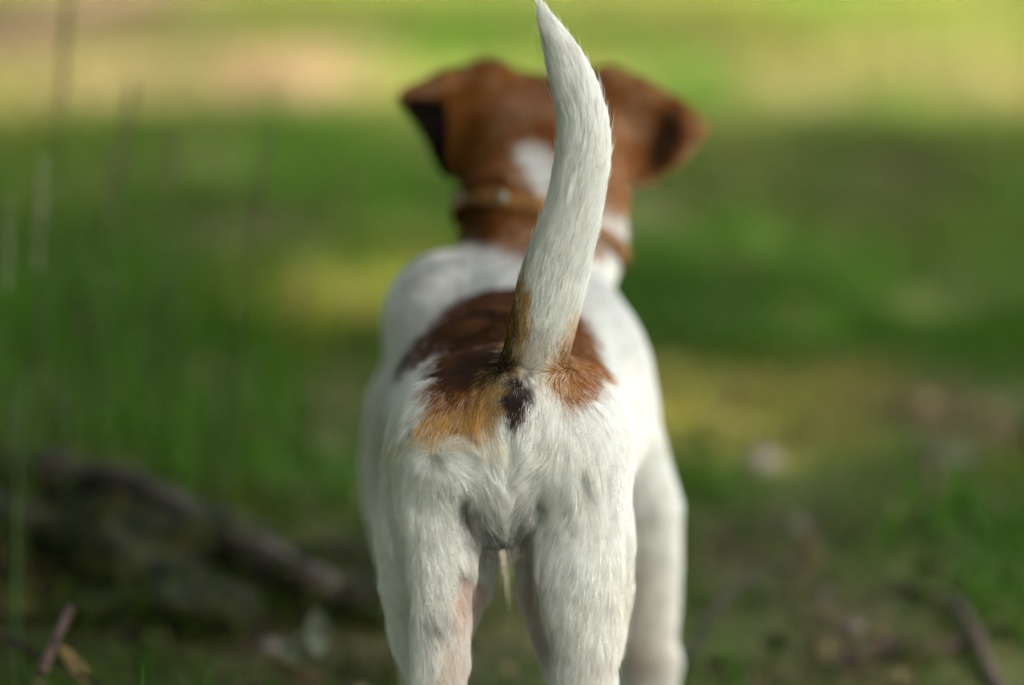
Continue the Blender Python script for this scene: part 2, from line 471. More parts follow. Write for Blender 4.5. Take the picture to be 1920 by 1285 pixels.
def root_thing(name, pts, r0, r1, mat, label, cat, lump=.3):
    w = smooth_path(pts, 30)
    v, F = tube(w, np.linspace(r0, r1, 30), 10, lump, 30)
    o = mesh_obj(name, v, F, mat)
    return tag(o, label, cat)
def Gz(px, py, dz):
    g = G(px, py); g[2] = float(ground_z(np.array([g[0]]), np.array([g[1]]))[0]) + dz
    return g
root_thing('tree_root', [Gz(1630, 1110, -.006), Gz(1700, 1125, .003), Gz(1780, 1160, .006), Gz(1825, 1225, .007), Gz(1880, 1300, .0), Gz(1960, 1350, -.01)], .0055, .0035, M_root, 'pinkish brown bent root at the bottom right', 'root')
root_thing('dead_branch', [Gz(1560, 1262, .002), Gz(1660, 1240, .006), Gz(1760, 1240, .005), Gz(1900, 1190, .003)], .004, .003, M_twig, 'thin brown dead branch crossing under the bent root', 'branch')
root_thing('dead_branch', [Gz(1280, 1275, .01), Gz(1340, 1200, .02), Gz(1420, 1130, .02), Gz(1500, 1090, .01)], .003, .002, M_bark, 'dark slender branch in the green grass by the front leg', 'branch')
root_thing('twig', [P(78, 1262, .12), P(96, 1215, .13), P(118, 1170, .15), P(132, 1140, .17)], .0030, .0022, M_twig, 'pinkish upright twig stub at the bottom left', 'twig')
root_thing('twig', [P(20, 1195, .22), P(60, 1225, .2), P(110, 1240, .18), P(190, 1285, .14)], .002, .0014, M_bark, 'dark thin twig lying across the bottom left corner', 'twig')

# broad leaves near the camera, bottom left
M_leafdry = mat_noise('tan_dead_leaf', (.08, .05, .015), (.19, .125, .045), 60, rough=.7)
M_leafpale = mat_noise('pale_underside_leaf', (.05, .055, .035), (.12, .13, .085), 50, rough=.7)
def leaf_thing(px, py, y, L, W, curl, rz, rx, mat, label):
    v, f = leaf_shape(L, W, curl, None)
    v2 = v + np.array([0, 0, -.0004])
    n_ = len(v)
    F = [tuple(q) for q in f] + [tuple(q[::-1] + n_) for q in f]
    o = mesh_obj('dead_leaf', np.concatenate([v, v2]), F, mat)
    o.location = P(px, py, y); o.rotation_euler = (rx, .3, rz)
    return tag(o, label, 'leaf', 'fallen leaves')
leaf_thing(130, 1255, .16, .028, .016, .5, 1.0, .7, M_leafdry, 'tan curled dead leaf near the upright twig stub')
leaf_thing(590, 1190, .32, .030, .016, .5, .5, 1.0, M_leafpale, 'pale grey green leaf standing on edge under the log')
leaf_thing(550, 1225, .30, .028, .014, .3, -.4, .9, M_leafpale, 'pale leaf leaning toward the hind leg, lower of the pair')
leaf_thing(535, 1262, .27, .026, .012, .6, 1.8, .6, M_leafdry, 'yellowish brown leaf at the bottom, left of the hind leg')
leaf_thing(705, 1105, .48, .03, .015, .3, 1.2, .5, M_leafpale, 'light leaf on the moss at the right end of the log')

# tall grass stalks on the left, each one a thing
M_stem = mat_noise('stalk_green', (.018, .035, .006), (.045, .07, .014), 40, rough=.6)
M_seed = mat_noise('seed_head_pale', (.08, .10, .045), (.17, .19, .10), 200, rough=.9)
M_seedd = mat_noise('seed_head_dark', (.05, .05, .02), (.12, .105, .05), 200, rough=.9)
def stalk(pxb, pxt, pyt, y, r, head, label, bend=0):
    foot = P(pxb, 1000, y); gz = float(ground_z(np.array([foot[0]]), np.array([y]))[0]); foot[2] = gz - .01
    top = P(pxt, pyt, y + .03)
    pts = [foot, foot * .66 + top * .34 + np.array([bend * .3, 0, 0]), foot * .3 + top * .7 + np.array([bend, 0, 0]), top]
    path = smooth_path(pts, 20)
    e = bpy.data.objects.new('grass_stalk', None); link(e); e.location = foot
    v, F = tube(path - foot, np.linspace(r, r * .5, 20), 6)
    mesh_obj('stem', v, F, M_stem, e)
    if head:
        n_ = 26
        hp = path[-6:]
        tt = np.linspace(0, 1, n_)
        c = smooth_path(hp, n_) - foot
        vs, fs = [], []; o_ = 0
        for i in range(n_ * 3):
            t = random.random(); p_ = c[min(int(t * (n_ - 1)), n_ - 1)]
            a = random.uniform(0, 6.28); rr = head[0] * math.sin(math.pi * (t * .9 + .08))
            q = p_ + np.array([math.cos(a) * rr, math.sin(a) * rr, .002])
            v_, F_ = blob(q, .0011, .0011, .003, 0, 1, 0, 4, 5)
            vs.append(v_); fs += [tuple(np.array(z_) + o_) for z_ in F_]; o_ += len(v_)
        mesh_obj('seed_head', np.concatenate(vs), fs, head[1], e)
    v, f = leaf_shape(.06, .0028, .6, None)
    f = [tuple(q) for q in f]
    for s in (-1, 1):
        lf = mesh_obj('leaf_blade', v + np.array([0, .035, 0]), f, M_stem, e)
        lf.location = path[6 if s > 0 else 9] - foot; lf.rotation_euler = (1.25, 0, random.uniform(0, 6.28))
    return tag(e, label, 'grass stalk', 'tall grass stalks left of the puppy')
stalk(385, 512, 235, .50, .0011, (.0015, M_seedd), 'slender dark grass stalk leaning right, nearest of the stalks to the puppy', -.004)
stalk(30, 80, 300, .42, .0009, (.0020, M_seed), 'grass stalk with a pale seed head at the far left edge')
stalk(260, 330, 240, .62, .0013, (.0018, M_seedd), 'grass stalk with a dark seed head ending level with the ears')
stalk(160, 250, 150, .66, .0013, (.0018, M_seedd), 'tall grass stalk with a narrow dark head reaching the tan ground patch')
stalk(60, 130, -20, .60, .0014, (.0018, M_seedd), 'tallest grass stalk, its head leaving the top of the picture')
stalk(0, 15, 370, .45, .0009, (.0018, M_seed), 'short grass stalk with a faded head cut by the left edge')
stalk(300, 345, 380, .75, .0012, None, 'bare headless grass stalk among the middle of the tuft')
stalk(200, 215, 260, .80, .0012, (.002, M_seedd), 'upright grass stalk in the middle of the tuft, with a small head')
stalk(120, 150, 420, .52, .0012, None, 'stubby bare grass stalk with bright blades')

# near blades, almost in focus
M_near = mat_noise('fresh_blade', (.03, .07, .012), (.06, .12, .03), 30, rough=.5)
for (px, py, y, w, lab, pxb) in ((268, 1242, .03, .0022, 'short sharp grass blade at the bottom edge', 262), (150, 1228, .10, .0018, 'arched thin grass blade beside the tan leaf', 120), (28, 1236, .06, .0018, 'thin grass blade in the bottom left corner', 14), (45, 690, .33, .004, 'long bright grass blade rising along the left edge', 30)):
    top = P(px, py, y); foot = P(pxb, 1285, y); foot[2] = -.003
    pts = smooth_path([foot, foot * .5 + top * .5 + np.array([-.002, 0, 0]), top], 12)
    v, F = tube(pts, w * (1 - np.linspace(0, 1, 12)) ** .6 + .0001, 6, flat=.35)
    tag(mesh_obj('sprout', v, F, M_near), lab, 'grass', 'single blades in the near grass')

# ------------------------------------------------------------------ the trees whose crowns shade this spot, and trees added to block the sky
M_tbark = mat_noise('tree_bark', (.05, .035, .025), (.14, .10, .07), 6, rough=.95, bump=1, dist=.03)
M_leaf = mat_attr('tree_leaves', rough=.6, spec=.3, translucent=.3)
# gaps in the crowns that let small sun flecks through: ground point and radius
SV = np.array(sdir)
GAPS = [(G(655, 610), .13), (G(600, 560), .06), (G(690, 700), .05), (G(1285, 800), .085), (G(1350, 860), .045), (G(1490, 640), .07), (G(1400, 470), .10), (G(420, 640), .05), (G(1700, 560), .06), (G(300, 520), .06)]
def tree(x, y, h, blobs, label, nleaf=5000, ls=.16):
    e = bpy.data.objects.new('tree', None); link(e); e.location = (x, y, 0)
    pts = smooth_path([(0, 0, -.2), (.05, .05, h * .3), (-.05, .1, h * .6), (0, 0, h * .95)], 20)
    v, F = tube(pts, np.linspace(.22, .05, 20), 14, .15, 3)
    mesh_obj('trunk', v, F, M_tbark, e)
    for (bx, by, bz, br) in blobs:
        pp = smooth_path([(0, 0, h * .45), (bx * .5, by * .5, h * .45 + (bz - h * .45) * .7), (bx, by, bz)], 10)
        v, F = tube(pp, np.linspace(.09, .02, 10), 8, .1, 3)
        mesh_obj('limb', v, F, M_tbark, e)
    VV, CC = [], []
    tot = sum(b_[3] ** 2 for b_ in blobs)
    for (bx, by, bz, br) in blobs:
        n = int(nleaf * br ** 2 / tot)
        d = unit(rng.normal(0, 1, (n, 3))); r = br * rng.random(n) ** .45
        p = d * r[:, None] * np.array([1, 1, .6]) + np.array([bx, by, bz])
        a = unit(rng.normal(0, 1, (n, 3))); b2 = unit(np.cross(a, rng.normal(0, 1, (n, 3))))
        s = ls * rng.uniform(.6, 1.3, (n, 1))
        wp = p + np.array([x, y, 0])
        kp = np.ones(n, bool)
        for gp, gr in GAPS:
            v_ = wp - gp
            kp &= np.linalg.norm(v_ - (v_ @ SV)[:, None] * SV, axis=1) > gr + .05
        p, a, b2, s = p[kp], a[kp], b2[kp], s[kp]; n = len(p)
        q = np.stack([p - a * s, p - b2 * s * .45, p + a * s, p + b2 * s * .45], 1)
        VV.append(q.reshape(-1, 3)); CC.append(np.repeat(GREEN * rng.uniform(.6, 1.4, (n, 1)), 4, 0))
    V = np.concatenate(VV)
    mesh_obj('crown', V, np.arange(len(V)).reshape(-1, 4), M_leaf, e, col=np.concatenate(CC), smooth=False)
    return tag(e, label, 'tree', 'trees around the clearing')
# a tall crown stands up-sun of the puppy (right, behind the camera), so this spot is shaded and the clearing beyond is sunlit;
# added unseen tree and bushes block the left sky, so light comes from right
tree(4.4, -1.6, 6.0, [(-1.2, .2, 5.0, 1.6), (-2.6, 1.4, 5.0, 1.25), (-2.6, -.4, 5.0, 1.4), (-.6, 2.2, 4.9, 1.5), (.5, .8, 5.2, 1.5), (-1.0, -1.8, 5.1, 1.5), (-2.9, -1.8, 5.0, 1.2), (-1.6, 3.0, 5.0, 1.15), (-3.3, 2.6, 5.0, 1.0)], 'tall tree right of the camera whose high crown shades the puppy', 15000)
tree(3.6, 5.2, 6.5, [(-2.0, .3, 5.2, 1.2), (-2.2, 1.6, 5.2, 1.1), (-.4, .5, 5.4, 1.2)], 'tall tree right of the sunlit clearing, its shadow crossing to the left', 4500)
tree(-3.6, .6, 6.5, [(0, 0, 4.6, 1.8), (.9, 1.2, 4.4, 1.5), (.9, -1.6, 4.5, 1.7), (0, -3.0, 4.6, 1.7), (1.5, -.2, 3.4, 1.3), (1.4, -1.9, 3.3, 1.3), (2.2, .4, 4.4, 1.2), (2.2, -1.2, 4.5, 1.2), (3.1, .6, 4.9, 1.2), (3.0, -.9, 5.0, 1.2)], 'broad dark tree added left of the puppy and the camera to block sky', 16000)
tree(-1.75, 1.5, 2.2, [(0, 0, .9, .70), (-.2, .9, .9, .7), (-.5, .2, 1.9, .8), (-.4, 1.0, 2.0, .8)], 'low bushy young tree added close on the left to block light, beside the log', 9000, .10)
tree(-1.35, -.5, 2.4, [(0, .5, .6, .58), (0, -.1, .6, .6), (0, -.8, .7, .65), (-.1, .3, 1.4, .7), (0, -.6, 1.5, .7), (.1, -1.5, .8, .6), (-.2, -1.2, 1.7, .7), (-.2, 0, 2.1, .7)], 'low bushy young tree added left of the camera to block light', 14000, .10)
BIG = [(0, 0, 9, 3.6), (2.2, .3, 6.0, 3.0), (-2.3, 0, 6.2, 3.0), (0, 0, 3.6, 2.6), (.3, 0, 12.5, 3.0)]  # crowns of unseen trees added to block sky in front, left and behind
for (x, y, lab) in ((-6, 15, 'leftmost tall tree added beyond the clearing to block sky'), (0, 16, 'middle tall tree added beyond the clearing to block sky'), (6.5, 15.5, 'rightmost tall tree added beyond the clearing to block sky'), (-8, 9, 'tall tree added at the left edge of the clearing to block sky'),
                    (-7.5, 3.5, 'tall tree added to the left, level with the puppy, to block sky'), (-7.5, -3, 'tall tree added left of the camera to block sky'), (-5, -8, 'tall tree added behind the camera, to the left, to block sky'), (0, -9.5, 'tall tree added right behind the camera to block sky')):
    tree(x, y, 12, BIG, lab, 5000, .36)

#@@DOG
# ------------------------------------------------------------------ the puppy: one implicit surface, meshed once
PRIMS = []
def E(px, py, y, rx, ry, rz, t='body'):
    """ellipsoid: centre seen at (px, py) at depth y; rx, rz in photo pixels at that depth, ry in metres"""
    s = sc(y)
    PRIMS.append(('e', P(px, py, y), np.array([rx / s, ry, rz / s]), t))
def Cm(pts, t):
    """a chain that counts as one primitive, so it does not swell where its links overlap"""
    PRIMS.append(('m', [('c', P(*a[:3]), P(*b_[:3]), a[3] / sc(a[2]), b_[3] / sc(b_[2])) for a, b_ in zip(pts[:-1], pts[1:])], t))
def Ch(pts, t='body'):
    for a, b_ in zip(pts[:-1], pts[1:]):
        PRIMS.append(('c', P(*a[:3]), P(*b_[:3]), a[3] / sc(a[2]), b_[3] / sc(b_[2]), t))
def Tri(a, b_, c, th, t):
    PRIMS.append(('t', P(*a), P(*b_), P(*c), th, t))
# trunk
E(972, 735, .25, 250, .105, 255)
E(842, 600, .26, 118, .06, 122)
E(1010, 590, .27, 110, .06, 110)
E(950, 765, .14, 218, .12, 192)
E(965, 790, .045, 180, .062, 140, 'rump')
E(835, 815, .045, 92, .052, 125, 'rump')
E(1082, 820, .045, 92, .052, 135, 'rump')
# hind legs
Ch([(812, 880, .032, 82), (798, 1000, .038, 77), (806, 1095, .045, 74), (800, 1180, .045, 52), (802, 1300, .04, 30)], 'leg')
Ch([(822, 870, .012, 60), (822, 960, .010, 56), (828, 1060, .006, 46), (828, 1160, 0, 38), (826, 1230, -.003, 35), (824, 1300, -.003, 31), (838, 1410, 0, 34), (838, 1600, .012, 30), (836, 1650, .03, 34)], 'leg')
Ch([(1088, 880, .032, 80), (1098, 1000, .038, 72), (1098, 1100, .042, 70), (1098, 1190, .035, 54), (1100, 1290, .02, 38)], 'leg')
Ch([(1085, 860, .012, 66), (1085, 950, .010, 66), (1086, 1050, .006, 62), (1092, 1120, .003, 55), (1098, 1200, -.001, 45), (1102, 1290, -.003, 38), (1100, 1410, 0, 36), (1098, 1600, .012, 30), (1096, 1650, .03, 34)], 'leg')
Ch([(850, 1010, .055, 50), (858, 1090, .058, 48), (835, 1180, .045, 40)], 'leg')
Ch([(1035, 1010, .06, 46), (1025, 1110, .062, 40), (1050, 1200, .05, 32), (1075, 1290, .03, 34)], 'leg')
E(836, 1655, .028, 50, .026, 32, 'leg'); E(1096, 1655, .028, 50, .026, 32, 'leg')
# seat: buttocks, perineum, belly end, groin tuft
E(848, 862, .014, 66, .028, 74, 'rump')
E(1052, 855, .013, 76, .028, 80, 'rump')
E(943, 880, .010, 92, .024, 105, 'rump')
Ch([(942, 940, .010, 44), (940, 985, .012, 26)], 'rump')
E(943, 920, .09, 118, .075, 105, 'rump')
E(968, 752, -.004, 30, .010, 42, 'rump')
# tail
TAIL = [(1000, 740, .018, 50), (1003, 702, .009, 57), (1007, 655, .004, 54), (1020, 600, .001, 56), (1032, 550, .000, 56), (1044, 500, -.001, 53), (1059, 450, -.002, 49), (1073, 400, -.002, 45), (1084, 350, -.001, 44), (1093, 300, 0, 43), (1094, 250, .002, 40), (1087, 200, .004, 37), (1073, 150, .006, 33), (1056, 105, .008, 24), (1038, 66, .010, 14), (1022, 32, .011, 6), (1010, 4, .012, 6), (996, -24, .012, 3), (988, -48, .012, 1)]
Cm(TAIL, 'tail')
# front legs
Cm([(1150, 780, .26, 74), (1190, 880, .27, 62), (1212, 955, .275, 62), (1220, 1050, .275, 53), (1219, 1130, .275, 51), (1215, 1200, .272, 48), (1220, 1240, .27, 53), (1216, 1310, .272, 46)], 'leg')
E(1216, 1325, .282, 58, .03, 26, 'leg')
Cm([(770, 760, .26, 74), (750, 860, .27, 70), (748, 950, .27, 62), (768, 1050, .27, 54), (798, 1130, .27, 52), (812, 1230, .265, 58), (808, 1310, .272, 42)], 'leg')
E(806, 1325, .282, 58, .03, 26, 'leg')
# neck and head
Ch([(1000, 560, .27, 118), (1016, 450, .315, 142), (1022, 350, .345, 152)], 'neck')
Ch([(868, 372, .322, 9), (905, 350, .298, 11), (965, 338, .288, 12), (1030, 345, .286, 11)], 'neck')
E(1022, 262, .385, 168, .062, 116, 'head')
Ch([(1030, 330, .43, 100), (1040, 365, .475, 62), (1042, 372, .50, 50)], 'head')
# ears: back of the ear, folded rim, hanging flap
Tri((858, 300, .362), (985, 175, .366), (915, 146, .362), .005, 'head')
Tri((858, 300, .364), (915, 148, .362), (838, 166, .362), .004, 'head')
Ch([(975, 162, .366, 10), (918, 141, .362, 10), (838, 158, .360, 8), (766, 180, .360, 6)], 'rim')
Tri((842, 168, .363), (762, 186, .361), (840, 315, .368), .003, 'flap')
Tri((1200, 318, .364), (1130, 162, .362), (1252, 220, .362), .005, 'head')
Ch([(1110, 158, .366, 10), (1145, 148, .362, 11), (1200, 172, .360, 10), (1260, 208, .360, 9), (1300, 242, .360, 7), (1262, 292, .364, 5), (1212, 326, .368, 5)], 'rim')
Tri((1210, 318, .370), (1225, 200, .366), (1296, 245, .362), .003, 'flap')

H = .0026
lo = np.array([-.135, -.05, -.012]); hi = np.array([.135, .57, .432])
dims = np.ceil((hi - lo) / H).astype(int) + 1
ax = [lo[i] + H * np.arange(dims[i]) for i in range(3)]
KS = .0042
acc = np.zeros(dims, np.float64)
def sdf_prim(pr, p):
    if pr[0] == 'm':
        return np.minimum.reduce([sdf_prim(q_, p) for q_ in pr[1]])
    if pr[0] == 'e':
        q = p - pr[1]
        k0 = np.linalg.norm(q / pr[2], axis=-1); k1 = np.linalg.norm(q / pr[2] ** 2, axis=-1)
        return np.where(k1 > 1e-6, k0 * (k0 - 1) / np.maximum(k1, 1e-6), -pr[2].min())
    if pr[0] == 'c':
        a, b_, r1, r2 = pr[1:5]
        ba = b_ - a; t = np.clip(((p - a) @ ba) / (ba @ ba), 0, 1)
        return np.linalg.norm(p - a - t[..., None] * ba, axis=-1) - (r1 + (r2 - r1) * t)
    a, b_, c, th = pr[1:5]
    # closest point on triangle by barycentric clamping on plane and edges
    n = np.cross(b_ - a, c - a); n = n / np.linalg.norm(n)
    d = (p - a) @ n
    q = p - d[..., None] * n
    inside = np.ones(d.shape, bool); de = np.full(d.shape, 1e9)
    for u, v in ((a, b_), (b_, c), (c, a)):
        inside &= (np.cross(v - u, q - u) @ n) >= 0
        e = v - u; t = np.clip(((p - u) @ e) / (e @ e), 0, 1)
        de = np.minimum(de, np.linalg.norm(p - u - t[..., None] * e, axis=-1))
    return np.where(inside, np.abs(d), de) - th
for pr in PRIMS:
    if pr[0] == 'm': pts = np.array([e_ + s_ * max(q_[3], q_[4]) for q_ in pr[1] for e_ in q_[1:3] for s_ in (-1, 1)])
    elif pr[0] == 'e': pts = np.array([pr[1] - pr[2], pr[1] + pr[2]])
    elif pr[0] == 'c':
        r = max(pr[3], pr[4]); pts = np.array([pr[1] - r, pr[1] + r, pr[2] - r, pr[2] + r])
    else: pts = np.array([pr[1] - pr[4], pr[2] - pr[4], pr[3] - pr[4], pr[1] + pr[4], pr[2] + pr[4], pr[3] + pr[4]])
    i0 = np.maximum(np.floor((pts.min(0) - .03 - lo) / H).astype(int), 0)
    i1 = np.minimum(np.ceil((pts.max(0) + .03 - lo) / H).astype(int) + 1, dims)
    g = np.stack(np.meshgrid(*[ax[k][i0[k]:i1[k]] for k in range(3)], indexing='ij'), -1)
    acc[i0[0]:i1[0], i0[1]:i1[1], i0[2]:i1[2]] += np.exp(-np.maximum(sdf_prim(pr, g), -.06) / KS)
D = -KS * np.log(np.maximum(acc, math.exp(-.03 / KS)))
del acc
# shallow dents: seam between the buttocks, hollow under the tail, creases above the inner thighs
def dent(px, py, y, rpx, depth, stretch=(1, 1, 1)):
    c = P(px, py, y); r = rpx / sc(y) * np.array(stretch)
    i0 = np.maximum(np.floor((c - 3 * r - lo) / H).astype(int), 0); i1 = np.minimum(np.ceil((c + 3 * r - lo) / H).astype(int) + 1, dims)
    g = np.stack(np.meshgrid(*[ax[k][i0[k]:i1[k]] for k in range(3)], indexing='ij'), -1)
    D[i0[0]:i1[0], i0[1]:i1[1], i0[2]:i1[2]] += depth * np.exp(-(((g - c) / r) ** 2).sum(-1))
dent(955, 870, -.016, 9, .003, (1, 3, 7))
dent(967, 760, -.020, 12, .006, (.8, 2, 1.2))
dent(985, 700, -.005, 14, .003, (1, 2, 1.2))
dent(808, 862, -.010, 14, .003, (1.3, 2, 1))
dent(1090, 905, -.012, 13, .003, (1, 2, 2.4))
dent(868, 955, -.006, 14, .004, (.8, 3, 2.4))
dent(1012, 955, -.006, 14, .004, (.8, 3, 2.2))
def sample(F, p):
    q = (p - lo) / H
    q = np.clip(q, 0, np.array(dims) - 1.001)
    i = q.astype(int); t = q - i
    out = 0
    for dx in (0, 1):
        for dy in (0, 1):
            for dz in (0, 1):
                w = (t[:, 0] if dx else 1 - t[:, 0]) * (t[:, 1] if dy else 1 - t[:, 1]) * (t[:, 2] if dz else 1 - t[:, 2])
                out = out + w * F[i[:, 0] + dx, i[:, 1] + dy, i[:, 2] + dz]
    return out
def normal(p, e=.002):
    g = np.stack([sample(D, p + np.eye(3)[k] * e) - sample(D, p - np.eye(3)[k] * e) for k in range(3)], 1)
    return unit(g)
# surface nets
ins = D < 0
def cell(a):
    return [a[dx:a.shape[0] - 1 + dx, dy:a.shape[1] - 1 + dy, dz:a.shape[2] - 1 + dz] for dx in (0, 1) for dy in (0, 1) for dz in (0, 1)]
cnt = sum(c.astype(np.int8) for c in cell(ins))
act = (cnt > 0) & (cnt < 8)
ci = np.argwhere(act)
vid = np.full(act.shape, -1, np.int64); vid[act] = np.arange(len(ci))
corners = np.array([(dx, dy, dz) for dx in (0, 1) for dy in (0, 1) for dz in (0, 1)])
val = np.stack([D[ci[:, 0] + c[0], ci[:, 1] + c[1], ci[:, 2] + c[2]] for c in corners], 1)
sm = np.zeros((len(ci), 3)); ns = np.zeros(len(ci))
for a in range(8):
    for b_ in range(a + 1, 8):
        if abs(corners[a] - corners[b_]).sum() != 1: continue
        m = (val[:, a] < 0) != (val[:, b_] < 0)
        t = val[:, a] / np.where(m, val[:, a] - val[:, b_], 1)
        pt = corners[a] + t[:, None] * (corners[b_] - corners[a])
        sm += np.where(m[:, None], pt, 0); ns += m
BV = lo + H * (ci + sm / ns[:, None])
faces = []
for axn in range(3):
    u, w = [(1, 2), (2, 0), (0, 1)][axn]
    sl0 = [slice(None)] * 3; sl1 = [slice(None)] * 3
    sl0[axn] = slice(0, -1); sl1[axn] = slice(1, None)
    cr = ins[tuple(sl0)] != ins[tuple(sl1)]
    e = np.argwhere(cr)
    e = e[(e[:, u] > 0) & (e[:, w] > 0) & (e[:, u] < dims[u] - 1) & (e[:, w] < dims[w] - 1)]
    du = np.zeros(3, int); du[u] = 1; dw = np.zeros(3, int); dw[w] = 1
    q = np.stack([vid[tuple((e - du - dw).T)], vid[tuple((e - dw).T)], vid[tuple(e.T)], vid[tuple((e - du).T)]], 1)
    flip = ~ins[tuple(e.T)]
    q[flip] = q[flip][:, ::-1]
    faces.append(q)
BF = np.concatenate(faces)
for _ in range(2):                         # settle the vertices on the surface
    BV = BV - normal(BV) * sample(D, BV)[:, None]
BN = normal(BV)

# nearest primitive tells which part of the animal a point belongs to
TAGS = ['body', 'rump', 'leg', 'tail', 'neck', 'head', 'rim', 'flap']
def part_of(p):
    best = np.full(len(p), 9.0); tg = np.zeros(len(p), int)
    for pr in PRIMS:
        d = sdf_prim(pr, p)
        m = d < best
        best[m] = d[m]; tg[m] = TAGS.index(pr[-1])
    return tg

# ---- coat: colour, length, density and lie of the hair, as functions of a point on the body
WHITE = np.array([.83, .83, .825]); CREAM = np.array([.74, .66, .54]); GOLD = np.array([.64, .35, .085]); ORANGE = np.array([.36, .130, .026])
BROWN = np.array([.125, .044, .016]); DKBR = np.array([.028, .013, .008]); BLK = np.array([.022, .015, .014]); ANUS = np.array([.040, .020, .016])
SADDLE = [(1000, 512), (930, 524), (880, 545), (835, 580), (806, 618), (770, 650), (745, 675), (736, 697), (750, 703), (790, 680), (832, 668), (840, 690), (828, 720), (808, 760), (792, 808), (830, 812), (880, 806), (925, 795), (948, 760), (948, 715), (975, 690), (1010, 600)]
PATCHR = [(1072, 560), (1098, 612), (1116, 650), (1124, 690), (1100, 718), (1082, 735), (1068, 760), (1055, 745), (1042, 715), (1030, 690), (1040, 660), (1040, 600)]
def poly_soft(px, py, poly, p, amp=14, f=260):
    jx = (noise(p, f) - .5) * amp * 2; jy = (noise(p + 3.3, f) - .5) * amp * 2
    return in_poly(px + jx, py + jy, poly)
def mixc(c, d, w):
    return c * (1 - w[:, None]) + np.asarray(d) * w[:, None]
def coat(p, tg, jit):
    px, py = proj(p)
    n_ = len(p)
    jx = px + rng.normal(0, 1, n_) * jit; jy = py + rng.normal(0, 1, n_) * jit * 1.4
    jx = jx + (noise(p, 220) - .5) * 22; jy = jy + (noise(p + 5, 220) - .5) * 26
    y = p[:, 1]
    c = np.repeat(WHITE[None], n_, 0)
    warm = np.clip(1.4 * (noise(p, 60) - .45), 0, 1) * .2
    c = mixc(c, CREAM, warm)
    is_t = tg == 3; body = (tg <= 2) | ((tg == 3) & (jy > 678)); is_t = is_t & ~body; hd = tg >= 5; nk = tg == 4
    # saddle on the back, running down to the left of the tail
    rear = y < .20
    s = body & rear & in_poly(jx, jy, SADDLE) & (p[:, 2] > .19)
    sc_ = np.repeat(BROWN[None], n_, 0)
    sc_ = mixc(sc_, ORANGE * .55, np.exp(-((jy - (625 - (jx - 880) * .25)) / 26) ** 2) * .7)
    sc_ = mixc(sc_, DKBR, sstep(800, 880, jx) * sstep(645, 685, jy) * .95)
    sc_ = mixc(sc_, DKBR, sstep(790, 740, jx) * .8)
    sc_ = mixc(sc_, DKBR * 1.2, np.clip(noise(p + 2, 110) * 2.2 - .9, 0, 1) * .55)
    sc_ = mixc(sc_, ORANGE * .5, np.clip(noise(p + 6, 90) * 2.2 - 1.1, 0, 1) * .35)
    edge = 742 + (jx - 870) * -.10
    sc_ = mixc(sc_, ORANGE, sstep(edge - 22, edge, jy))
    sc_ = mixc(sc_, GOLD, sstep(edge - 4, edge + 26, jy))
    sc_ = mixc(sc_, GOLD, sstep(0, 16, jx - (905 + (740 - jy) * .50)) * sstep(640, 665, jy))
    sc_ = mixc(sc_, CREAM, sstep(794, 815, jy) * .7)
    c = np.where(s[:, None], sc_, c)
    c = mixc(c, CREAM * [1, .93, .8], body * sstep(805, 815, jy) * sstep(850, 815, jy) * sstep(960, 930, jx) * .5)
    s = body & rear & in_poly(jx, jy, PATCHR)
    oc = mixc(np.repeat(ORANGE[None], n_, 0), BROWN, sstep(690, 610, jy) * .35)
    oc = mixc(oc, GOLD, sstep(1065, 1035, jx) * .6)
    c = np.where(s[:, None], oc, c)
    # gold and dark edge on the left of the tail root
    t_edge = sstep(712, 560, jy)
    el = np.interp(jy, [540, 600, 650, 700], [972, 956, 947, 938]); wl = np.interp(jy, [540, 600, 650, 700], [2, 26, 42, 50])
    k = (is_t | (body & (jx < 962))) & (y < .05) & (jy > 545) & (jy < 712) & (jx < el + wl) & (jx > 935)
    gold = mixc(np.repeat(GOLD[None], n_, 0), DKBR, sstep(.5, .15, (jx - el) / np.maximum(wl, 1)) * .95)
    c = np.where(k[:, None], gold, c)
    k = is_t & (jy > 625) & (jx > 1062 - (jy - 625) * .25)
    c = np.where(k[:, None], mixc(c, GOLD, np.full(n_, .7)), c)
    # mixed cream/brown under the tail
    u = (body | is_t) & (np.abs(jx - 992) < 40) & (jy > 665) & (jy < 716) & (jy < 740) & (y < .06)
    c = np.where((u & (noise(p + 9, 500) > .52))[:, None], mixc(c, CREAM * [.75, .62, .5], np.full(n_, .7)), c)
    # anus
    q = ((px * .5 + jx * .5 - (969 - (jy - 750) * .12)) / np.clip(27 - (jy - 750) * .25, 8, 40)) ** 2 + ((jy - 757) / 46) ** 2
    c = mixc(c, ANUS, body * sstep(1.35, .55, q) * (y < .03))
    c = mixc(c, BLK * .5, body * (y < .03) * np.exp(-((jx - 968) / 12) ** 2 - ((jy - 748) / 15) ** 2))
    # dark skin hair around groin and on the thighs
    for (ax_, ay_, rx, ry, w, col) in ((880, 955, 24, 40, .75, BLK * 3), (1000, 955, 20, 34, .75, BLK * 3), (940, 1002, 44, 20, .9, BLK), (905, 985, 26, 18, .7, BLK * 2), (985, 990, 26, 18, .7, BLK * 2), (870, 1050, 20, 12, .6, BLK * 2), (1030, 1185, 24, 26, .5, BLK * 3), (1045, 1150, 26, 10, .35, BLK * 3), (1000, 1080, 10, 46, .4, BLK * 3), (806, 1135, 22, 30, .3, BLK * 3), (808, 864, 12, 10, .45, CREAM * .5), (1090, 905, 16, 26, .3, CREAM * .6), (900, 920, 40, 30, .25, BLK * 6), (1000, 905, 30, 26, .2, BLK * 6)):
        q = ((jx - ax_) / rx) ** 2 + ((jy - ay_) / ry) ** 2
        c = mixc(c, col, body * (y < .09) * w * np.exp(-q ** 1.5))
